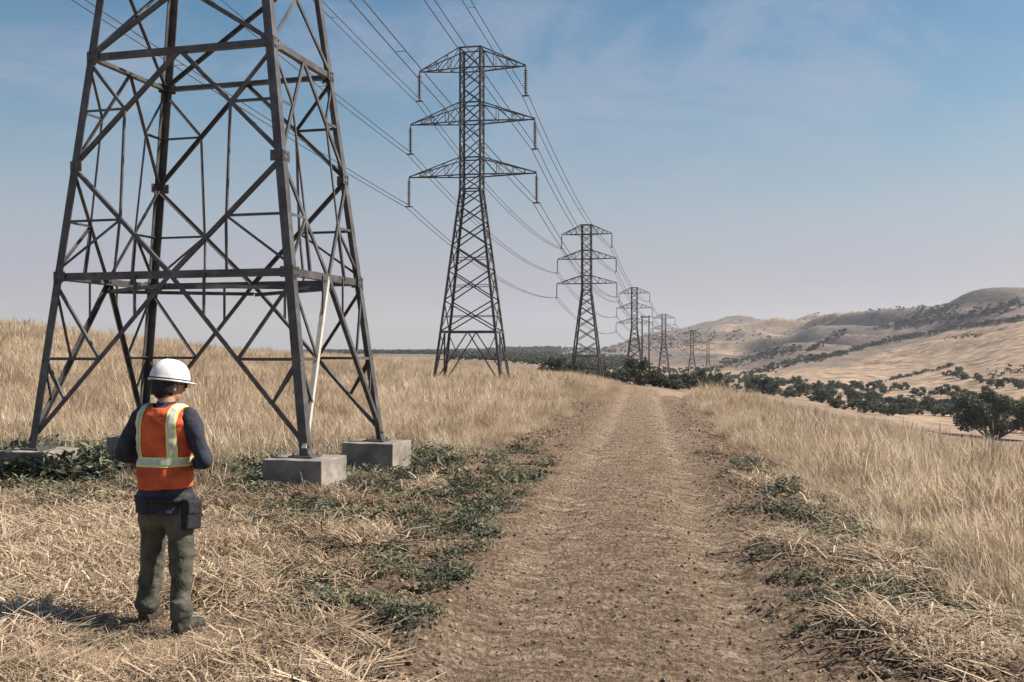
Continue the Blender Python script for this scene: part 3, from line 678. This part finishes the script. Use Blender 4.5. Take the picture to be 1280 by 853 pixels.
for u, y, dm, s in SH:
    k = random.randrange(5); o = protos[k] if k not in used else copy_tree(protos[k]); used.add(k)
    put(o, u, y, dm, -.2, s); o.scale = (s, s, s * random.uniform(.85, 1.15))
    tag(o, 'small dark evergreen shrub in the valley scrub below the hills', 'shrub', 'shrubs scattered through the valley')
for k in range(5):
    if k not in used: put(protos[k], 1150, 515, 160); tag(protos[k], 'small dark evergreen shrub in the valley scrub below the hills', 'shrub', 'shrubs scattered through the valley')
# far woods and hillside scrub
def crown_proto(seed, n=130):
    q, T, _ = leaf_cloud(1.0, 1.5, 0, n, .38, seed); return [tuple(v) for v in q.v], q.f, T
CP = [crown_proto(90 + i) for i in range(6)]
fx, fy = [], []
def line(pts, per, jit, dmin):
    for (u0, y0), (u1, y1) in zip(pts[:-1], pts[1:]):
        n = max(2, int(abs(u1 - u0) * per))
        for i in range(n):
            t = random.random(); h = hit(u0 + (u1 - u0) * t + random.gauss(0, jit), y0 + (y1 - y0) * t + random.gauss(0, jit * .5), dmin)
            if h: fx.append(h[0]); fy.append(h[1])
line([(1085, 482), (1130, 472), (1190, 458)], .9, 1.2, 300); line([(1000, 487), (1080, 484)], 2.0, 2.5, 300); line([(930, 470), (1000, 452), (1060, 442)], 2.2, 4, 500)
line([(1060, 440), (1110, 428), (1190, 412), (1290, 398)], 2.0, 2.5, 600); line([(1100, 410), (1200, 398), (1280, 380)], 2.0, 6, 800); line([(900, 458), (1000, 436)], 2.0, 5, 700)
line([(1010, 440), (1060, 415)], 1.5, 3, 800); line([(1140, 400), (1190, 385)], 2, 5, 1000); line([(1180, 425), (1230, 420)], .4, 2, 500); line([(640, 452), (760, 458)], 1.6, 3, 400); line([(640, 444), (790, 448)], 1.5, 2.5, 700)
line([(880, 472), (960, 474)], 1.5, 3, 500); line([(1240, 470), (1290, 460)], 1.0, 6, 300); line([(800, 466), (900, 464)], 1.4, 4, 500)
X, Y = sample(15000, 700, 2500, 640, 1900, .6); uu = 640 + F * X / Y
dens = sstep(.15, .75, .12 + .8 * fbm(X * .004, Y * .002, 4, 71) + .3 * sstep(1000, 1500, Y)) * .6; k = RNG.random(len(X)) < dens; X = np.concatenate([X[k], fx]); Y = np.concatenate([Y[k], fy])
tag(scatter('hillside_scrub', CP, place(X, Y), rots(len(X), .1), (1.1 + 2.0 * RNG.random(len(X)) ** 2) * np.clip(Y / 1000, .5, 1.3), M['leaf']), 'dark scrub and tree lines dotting the tan hills', 'scrub', kind='stuff')
X, Y = sample(2600, 1200, 2300, 380, 700, .6); X3, Y3 = sample(900, 500, 1200, 560, 800, .6); X = np.concatenate([X, X3]); Y = np.concatenate([Y, Y3])
tag(scatter('far_woodland', CP, place(X, Y), rots(len(X), .1), (2.6 + 2.4 * RNG.random(len(X))) * np.clip(Y / 1300, .5, 1.2), M['leaf']), 'dark far woodland along the flat horizon behind the second pylon', 'woodland', kind='stuff')

# ------------------------------------------------------------------ worker
man = empty('person', (WORKER[0], WORKER[1], 0), math.radians(-14))
tag(man, 'worker seen from behind in orange safety vest and white hard hat', 'person')
def organic(name, q, m, voxel=.011, smooth=6, disp=0.0, dscale=.12, parent=man):
    me = bpy.data.meshes.new(name); me.from_pydata(q.v, [], q.f); me.update()
    bm = bmesh.new(); bm.from_mesh(me); bmesh.ops.remove_doubles(bm, verts=bm.verts, dist=1e-5); bmesh.ops.recalc_face_normals(bm, faces=bm.faces); bm.to_mesh(me); bm.free()
    o = bpy.data.objects.new(name, me); COL.objects.link(o)
    r = o.modifiers.new('r', 'REMESH'); r.mode = 'VOXEL'; r.voxel_size = voxel; r.use_smooth_shade = True
    s = o.modifiers.new('s', 'SMOOTH'); s.iterations = smooth; s.factor = .5
    dg = bpy.context.evaluated_depsgraph_get(); n = bpy.data.meshes.new_from_object(o.evaluated_get(dg)); o.modifiers.clear(); o.data = n; n.name = name
    if disp:
        nv = len(n.vertices); nrm = [v.normal.copy() for v in n.vertices]
        for v, d in zip(n.vertices, nrm):
            p = v.co; w = mnoise.noise(Vector((p.x * 3.5, p.y * 3.5, p.z * 9)) + Vector((3, 7, 1))) + .6 * mnoise.noise(Vector((p.x * 10 + p.z * 5, p.y * 10, p.z * 16)))
            v.co = p + d * disp * w
    n.materials.clear(); n.materials.append(m); n.polygons.foreach_set('use_smooth', [True] * len(n.polygons)); o.parent = parent
    return o
SHL, SHR = Vector((-.18, 0, 1.44)), Vector((.18, 0, 1.44))
ELL, ELR = Vector((-.315, -.03, 1.17)), Vector((.325, -.04, 1.15))
WRL, WRR = Vector((-.10, .23, 1.12)), Vector((.11, .22, 1.10))
HIP = {-1: Vector((-.10, 0, .88)), 1: Vector((.10, -.01, .88))}; KN = {-1: Vector((-.125, .05, .48)), 1: Vector((.145, -.03, .48))}; AN = {-1: Vector((-.17, .05, .09)), 1: Vector((.20, -.12, .09))}
def arm(q, sh, el, wr, a, b, c):
    q.tube([sh.lerp(el, -.12), sh, sh.lerp(el, .5), el], [a * .6, a, (a + b) / 2, b], 14); q.ellipsoid(el, (b, b, b)); q.tube([el, el.lerp(wr, .35), wr], [b, b * .98, c], 14); q.ellipsoid(sh, (a, a, a))
def leg(q, s, a, b, c):
    q.tube([HIP[s] + Vector((0, 0, .06)), HIP[s], HIP[s].lerp(KN[s], .5), KN[s]], [a * .9, a, (a + b) / 2, b], 16); q.ellipsoid(KN[s], (b, b, b)); q.tube([KN[s], KN[s].lerp(AN[s], .4), AN[s]], [b, b * .97, c], 16)
def torso(q, k, z0=.86):
    rows = [(z0, .155, .115), (.95, .155, .12), (1.05, .145, .112), (1.18, .15, .115), (1.30, .168, .122), (1.40, .172, .112), (1.46, .15, .09), (1.50, .095, .07)]
    n = 24; b = len(q.v)
    for z, rx, ry in rows:
        for i in range(n):
            a = 2 * math.pi * i / n; ca, sa = math.cos(a), math.sin(a); q.v.append(((rx + k) * math.copysign(abs(ca) ** .85, ca), (ry + k) * math.copysign(abs(sa) ** .85, sa), z))
    for j in range(len(rows) - 1):
        for i in range(n): a = b + j * n + i; c = b + j * n + (i + 1) % n; q.f.append((a, c, c + n, a + n))
    q.f.append(tuple(b + i for i in range(n))[::-1]); q.f.append(tuple(b + (len(rows) - 1) * n + i for i in range(n)))
HY = math.radians(-28); HM = Matrix.Rotation(HY, 3, 'Z') @ Matrix.Rotation(math.radians(-8), 3, 'X'); HC = Vector((.01, .035, 1.645))
hp = lambda x, y, z: HC + HM @ Vector((x, y, z))
# body: one continuous mesh with neck, face, hands
q = MB(); torso(q, 0); q.ellipsoid((0, 0, .88), (.165, .12, .12))
for s in (-1, 1): leg(q, s, .085, .06, .04)
arm(q, SHL, ELL, WRL, .055, .042, .03); arm(q, SHR, ELR, WRR, .055, .042, .03)
q.tube([(0, 0, 1.44), (.003, .01, 1.53), tuple(hp(0, -.01, -.06))], [.07, .058, .056], 14)
q.ellipsoid(HC + HM @ Vector((0, -.005, .03)), (.078, .098, .095), 20, 14, HM); q.ellipsoid(hp(0, .035, -.045), (.058, .062, .07), 16, 10, HM)
q.tube([hp(0, .085, .02), hp(0, .118, -.025), hp(0, .10, -.035)], [.011, .016, .012], 8)
for s in (-1, 1):
    q.ellipsoid(hp(s * .08, -.005, -.01), (.012, .022, .034), 10, 8, HM); q.ellipsoid(hp(s * .03, .088, .01), (.016, .01, .01), 8, 6, HM)
q.ellipsoid(hp(0, .092, -.07), (.026, .012, .009), 10, 6, HM)
for s, wr, el in ((-1, WRL, ELL), (1, WRR, ELR)):
    d = (wr - el).normalized(); side = Vector((-s, .2, 0)); side = (side - d * side.dot(d)).normalized(); up = d.cross(side) * s
    if up.z < 0: up = -up
    pc = wr + d * .055; Mx = Matrix((side, d, up)).transposed(); q.ellipsoid(pc, (.042, .06, .018), 12, 8, Mx); q.tube([wr - d * .02, wr + d * .03], [.028, .027], 10)
    for i, ln in enumerate((.068, .078, .072, .055)):
        b0 = pc + d * .045 + side * (.030 - .020 * i); b1 = b0 + d * ln * .5 - up * .006; b2 = b1 + d * ln * .3 - up * ln * .25; b3 = b2 + d * ln * .12 - up * ln * .28
        q.tube([b0 - d * .02, b0, b1, b2, b3], [.0095, .0095, .0088, .008, .0068], 8)
    t0 = wr + d * .03 + side * .03; q.tube([t0, t0 + side * .025 + d * .03, t0 + side * .03 + d * .062 - up * .01], [.013, .011, .008], 8)
for s in (-1, 1):
    a = AN[s]; q.ellipsoid((a.x, a.y + .03, .055), (.034, .06, .03))
body = organic('body', q, M['skin'], .0075, 3)
# long sleeved shirt
q = MB(); torso(q, .014, .80); arm(q, SHL, ELL, WRL, .07, .056, .042); arm(q, SHR, ELR, WRR, .07, .056, .042)
q.tube([(0, 0, 1.45), (.002, .004, 1.545)], [.078, .066], 16); q.tube([(0, 0, .79), (0, 0, .9), (0, 0, 1.05)], [(.205, .165), (.198, .158), (.17, .135)], 24)
organic('shirt', q, M['navy'], .010, 3, .015)
# trousers
q = MB()
for s in (-1, 1): leg(q, s, .105, .078, .066); q.tube([AN[s] + Vector((0, 0, .14)), AN[s] + Vector((0, .005, .035))], [.07, .078], 16)
q.tube([(0, 0, .98), (0, 0, .9), (0, 0, .80)], [(.160, .13), (.168, .136), (.16, .13)], 20); q.ellipsoid((0, 0, .81), (.16, .125, .13))
organic('trousers', q, M['khaki'], .009, 3, .018)
# boots
for s in (-1, 1):
    a = AN[s]; yaw = -.22 * s if s > 0 else .18; R2 = Matrix.Rotation(yaw, 3, 'Z'); q = MB()
    f = lambda x, y, z: Vector((a.x, a.y, 0)) + R2 @ Vector((x, y, z))
    q.tube([f(0, -.01, .20), f(0, 0, .10), f(0, .0, .05)], [.062, .06, .055], 14); q.tube([f(0, -.06, .05), f(0, .05, .055), f(0, .15, .045), f(0, .20, .04)], [(.045, .045), (.05, .05), (.05, .042), (.035, .03)], 14)
    bt = organic('boot', q, M['boot'], .009, 3)
    so = MB(); ring = [(.047 * math.cos(t) * (1.1 if math.sin(t) > 0 else .95), .07 + .155 * math.sin(t)) for t in np.linspace(0, 2 * math.pi, 24, endpoint=False)]
    vs = [f(x, y, z) for z in (-.005, .024) for x, y in ring]; so.add(vs, [(i, (i + 1) % 24, 24 + (i + 1) % 24, 24 + i) for i in range(24)] + [tuple(range(24))[::-1], tuple(range(24, 48))])
    so.build('sole', M['black'], bt)
# vest with stripes cut out of its own surface
q = MB(); torso(q, .034, .955)
q.tube([(0, -.005, .955), (0, -.005, 1.1)], [(.198, .162), (.184, .15)], 24)
for s in (-1, 1): q.tube([(s * .05, -.005, 1.475), (s * .12, -.005, 1.468), (s * .17, -.005, 1.435)], [(.09, .06), (.09, .06), (.075, .05)], 14)
vest = organic('vest', q, M['orange'], .010, 3, .017)
bm = bmesh.new(); bm.from_mesh(vest.data)
geom = [v for v in bm.verts if math.hypot(v.co.x, v.co.y + .0) < .072 and v.co.z > 1.46]
bmesh.ops.delete(bm, geom=geom, context='VERTS'); bm.to_mesh(vest.data); bm.free()
def stripe(lo_hi, off, m, name):
    bm = bmesh.new(); bm.from_mesh(vest.data); (x0, x1), (z0, z1) = lo_hi
    for co, no in (((x0, 0, 0), (1, 0, 0)), ((x1, 0, 0), (1, 0, 0)), ((0, 0, z0), (0, 0, 1)), ((0, 0, z1), (0, 0, 1))):
        bmesh.ops.bisect_plane(bm, geom=bm.verts[:] + bm.edges[:] + bm.faces[:], plane_co=co, plane_no=no)
    kill = [f for f in bm.faces if not (x0 < f.calc_center_median().x < x1 and z0 < f.calc_center_median().z < z1) or (f.normal.z < -.6)]
    bmesh.ops.delete(bm, geom=kill, context='FACES'); bm.normal_update()
    for v in bm.verts: v.co += v.normal * off
    me = bpy.data.meshes.new(name); bm.to_mesh(me); bm.free(); me.materials.append(m); o = bpy.data.objects.new(name, me); COL.objects.link(o); o.parent = vest
    return o
for x0 in (-.155, .093):
    stripe(((x0, x0 + .062), (1.172, 1.6)), .004, M['lime'], 'lime_stripe'); stripe(((x0 + .018, x0 + .044), (1.178, 1.6)), .007, M['silver'], 'reflective_stripe')
stripe(((-.4, .4), (1.105, 1.172)), .0045, M['lime'], 'lime_stripe'); stripe(((-.4, .4), (1.124, 1.153)), .0075, M['silver'], 'reflective_stripe')
# belt, pouch, hair, helmet
q = MB(); q.tube([(0, 0, .865), (0, 0, .905)], [(.209, .171), (.207, .169)], 28); q.build('belt', M['black'], man, True)
q = MB(); q.box((0, 0, 0), (.062, .04, .10)); q.box((0, -.035, .045), (.058, .012, .045))
po = q.build('tool_pouch', M['black'], man); po.location = (.222, -.04, .79); po.rotation_euler = (0, .05, 1.25)
bv = po.modifiers.new('b', 'BEVEL'); bv.width = .015; bv.segments = 3
q = MB(); q.ellipsoid(hp(0, -.018, .015), (.083, .092, .085), 18, 12, HM); q.ellipsoid(hp(0, -.06, -.05), (.06, .04, .05), 14, 10, HM); organic('hair', q, M['hair'], .009, 2, .003)
hm = MB(); n = 32; prof = []
for j in range(9):
    th = math.pi / 2 * j / 8; prof.append((math.cos(th) ** .75 if j < 8 else .001, math.sin(th)))
b = len(hm.v)
def hpt(r, z, a, e=0):
    x = .112 * r * math.cos(a); y = .14 * r * math.sin(a); return hp(x * (1 + e), y * (1 + e) + .0, .045 + z)
rows = []
brim = [(1.0, -.016), (1.07, -.018), (1.075, -.010), (1.02, -.004)]
allp = [('b', r, z) for r, z in brim] + [('d', r, .128 * z) for r, z in prof]
for kd, r, z in allp:
    for k in range(n):
        a = 2 * math.pi * k / n; e = 0
        if kd == 'b' and r > 1.05: r2 = r + .26 * max(0, math.sin(a)) ** 2
        else: r2 = r
        zz = z + (.010 * (1 - abs(math.cos(a)) ** 2 * 6) if kd == 'd' and abs(math.cos(a)) < .3 and .03 < z < .132 else 0)
        hm.v.append(tuple(hpt(r2, zz, a)))
for j in range(len(allp) - 1):
    for k in range(n): a = b + j * n + k; c = b + j * n + (k + 1) % n; hm.f.append((a, c, c + n, a + n))
he = hm.build('helmet', M['white'], man, True)
q = MB(); rr = [hp(.114 * math.cos(a), .142 * math.sin(a), .043) for a in np.linspace(0, 2 * math.pi, 33)]; q.tube(rr, .006, 6); q.build('headband', M['black'], he, True)
# cloth neck shade hanging from the back of the helmet
q = MB(); A = np.linspace(math.radians(190), math.radians(350), 15); R3 = []
for z, e in ((.035, .97), (-.005, .93), (-.04, .9), (-.07, .88)):
    for th in (0, .006):
        R3.append([hp((.104 * e + th) * math.cos(a), (.126 * e + th) * math.sin(a) * (1.0), z + .006 * math.sin(a * 9)) for a in A])
vs = [p for r in R3 for p in r]; m_ = len(A); fs = []
for j in range(3):
    for k in range(m_ - 1):
        for th in (0, 1):
            a = (2 * j + th) * m_ + k; fs.append((a, a + 1, a + 1 + 2 * m_, a + 2 * m_))
for k in range(m_ - 1): fs.append((6 * m_ + k, 6 * m_ + k + 1, 7 * m_ + k + 1, 7 * m_ + k))
q.add(vs, fs); q.build('neck_shade', M['black'], man, True)
gl = MB()
for s in (-1, 1):
    gl.ellipsoid(hp(s * .034, .103, .012), (.028, .008, .02), 12, 8, HM); gl.tube([hp(s * .06, .10, .016), hp(s * .083, .04, .016), hp(s * .083, -.01, .012)], .004, 6)
gl.build('glasses', M['glass'], man, True)
man.location.z = gz1(*WORKER) + .01

SC.cycles.max_bounces = 4; SC.cycles.diffuse_bounces = 2; SC.cycles.glossy_bounces = 2; SC.cycles.transmission_bounces = 3; SC.cycles.use_adaptive_sampling = True
q = MB(); zlo = float(min(Zh.min(), ground_z(Xg, Yg).min())) - 1; zhi = float(Zh.max()) + 12
q.box((0, 3400, (zlo + zhi) / 2), (22000, 3700, (zhi - zlo) / 2))
def air(nt):
    v = N(nt, 'ShaderNodeVolumePrincipled'); v.inputs['Density'].default_value = .0001; v.inputs['Color'].default_value = (.86, .88, .95, 1); v.inputs['Anisotropy'].default_value = .2; return v.outputs[0]
am = bpy.data.materials.new('air'); am.use_nodes = True; am.node_tree.nodes.clear(); ao = am.node_tree.nodes.new('ShaderNodeOutputMaterial'); am.node_tree.links.new(air(am.node_tree), ao.inputs['Volume'])
hzo = q.build('haze', am); tag(hzo, 'pale haze filling the air between the viewer and the far hills', 'haze', kind='stuff')
# ------------------------------------------------------------------ light, sky, camera
EL, AZ = math.radians(43), Vector((.985, .08))       # sun to the right, a little behind the camera
sd = Vector((AZ.x * math.cos(EL), AZ.y * math.cos(EL), math.sin(EL))).normalized()
ld = bpy.data.lights.new('sun', 'SUN'); ld.energy = 5.0; ld.angle = math.radians(.53); ld.color = (1, .93, .83)
lo = bpy.data.objects.new('sun', ld); COL.objects.link(lo); lo.rotation_euler = (-sd).to_track_quat('-Z', 'Y').to_euler()
w = bpy.data.worlds.new('World'); SC.world = w; w.use_nodes = True; nt = w.node_tree; nt.nodes.clear()
out = N(nt, 'ShaderNodeOutputWorld'); bg = N(nt, 'ShaderNodeBackground'); bg.inputs['Strength'].default_value = .05
sky = N(nt, 'ShaderNodeTexSky', sky_type='NISHITA', sun_disc=False); sky.sun_elevation = EL; sky.sun_rotation = math.atan2(sd.x, sd.y)
sky.air_density = 1.4; sky.dust_density = .5; sky.ozone_density = 1.3
tcn = N(nt, 'ShaderNodeTexCoord').outputs['Generated']
mp = N(nt, 'ShaderNodeMapping'); mp.inputs['Scale'].default_value = (1, 1, 2.2); L(nt, tcn, mp.inputs['Vector'])
cl = noise_tex(nt, mp.outputs[0], 4.5, 8, .66, .5)
cf = ramp(nt, cl, [(.42, (0, 0, 0)), (.50, (.10, .10, .10)), (.58, (.34, .34, .34)), (.72, (.55, .55, .55))])
sx = N(nt, 'ShaderNodeSeparateXYZ'); L(nt, tcn, sx.inputs[0])
hz = math_(nt, 'ADD', sx.outputs[2], math_(nt, 'MULTIPLY', math_(nt, 'SUBTRACT', cl, .5), .12))
veil = ramp(nt, hz, [(0, (.85, .85, .85)), (.05, (.75, .75, .75)), (.12, (.42, .42, .42)), (.22, (.05, .05, .05)), (.30, (0, 0, 0))])
vc = ramp(nt, hz, [(.015, (.475, .47, .485)), (.08, (.43, .375, .54)), (.3, (.38, .40, .52))])
vs10 = N(nt, 'ShaderNodeVectorMath', operation='SCALE'); L(nt, vc, vs10.inputs[0]); vs10.inputs['Scale'].default_value = 11.0
hs = N(nt, 'ShaderNodeHueSaturation'); hs.inputs['Saturation'].default_value = 1.45; L(nt, sky.outputs[0], hs.inputs['Color'])
c = mixc(nt, cf, hs.outputs[0], (4.6, 5.1, 6.4)); c = mixc(nt, veil, c, vs10.outputs[0])
L(nt, c, bg.inputs['Color']); L(nt, bg.outputs[0], out.inputs['Surface'])
cam = bpy.data.cameras.new('camera'); co = bpy.data.objects.new('camera', cam); COL.objects.link(co); SC.camera = co
cam.sensor_width = 36; cam.lens = 36 * F / 1280; cam.shift_y = (HOR - 426.5) / 1280; cam.clip_end = 20000; cam.clip_start = .05
co.location = (0, 0, EYE); co.rotation_euler = (math.radians(90), 0, 0)
vs_ = SC.view_settings; vs_.view_transform = 'Standard'; vs_.look = 'None'; vs_.exposure = .85; vs_.gamma = 1; vs_.use_curve_mapping = False
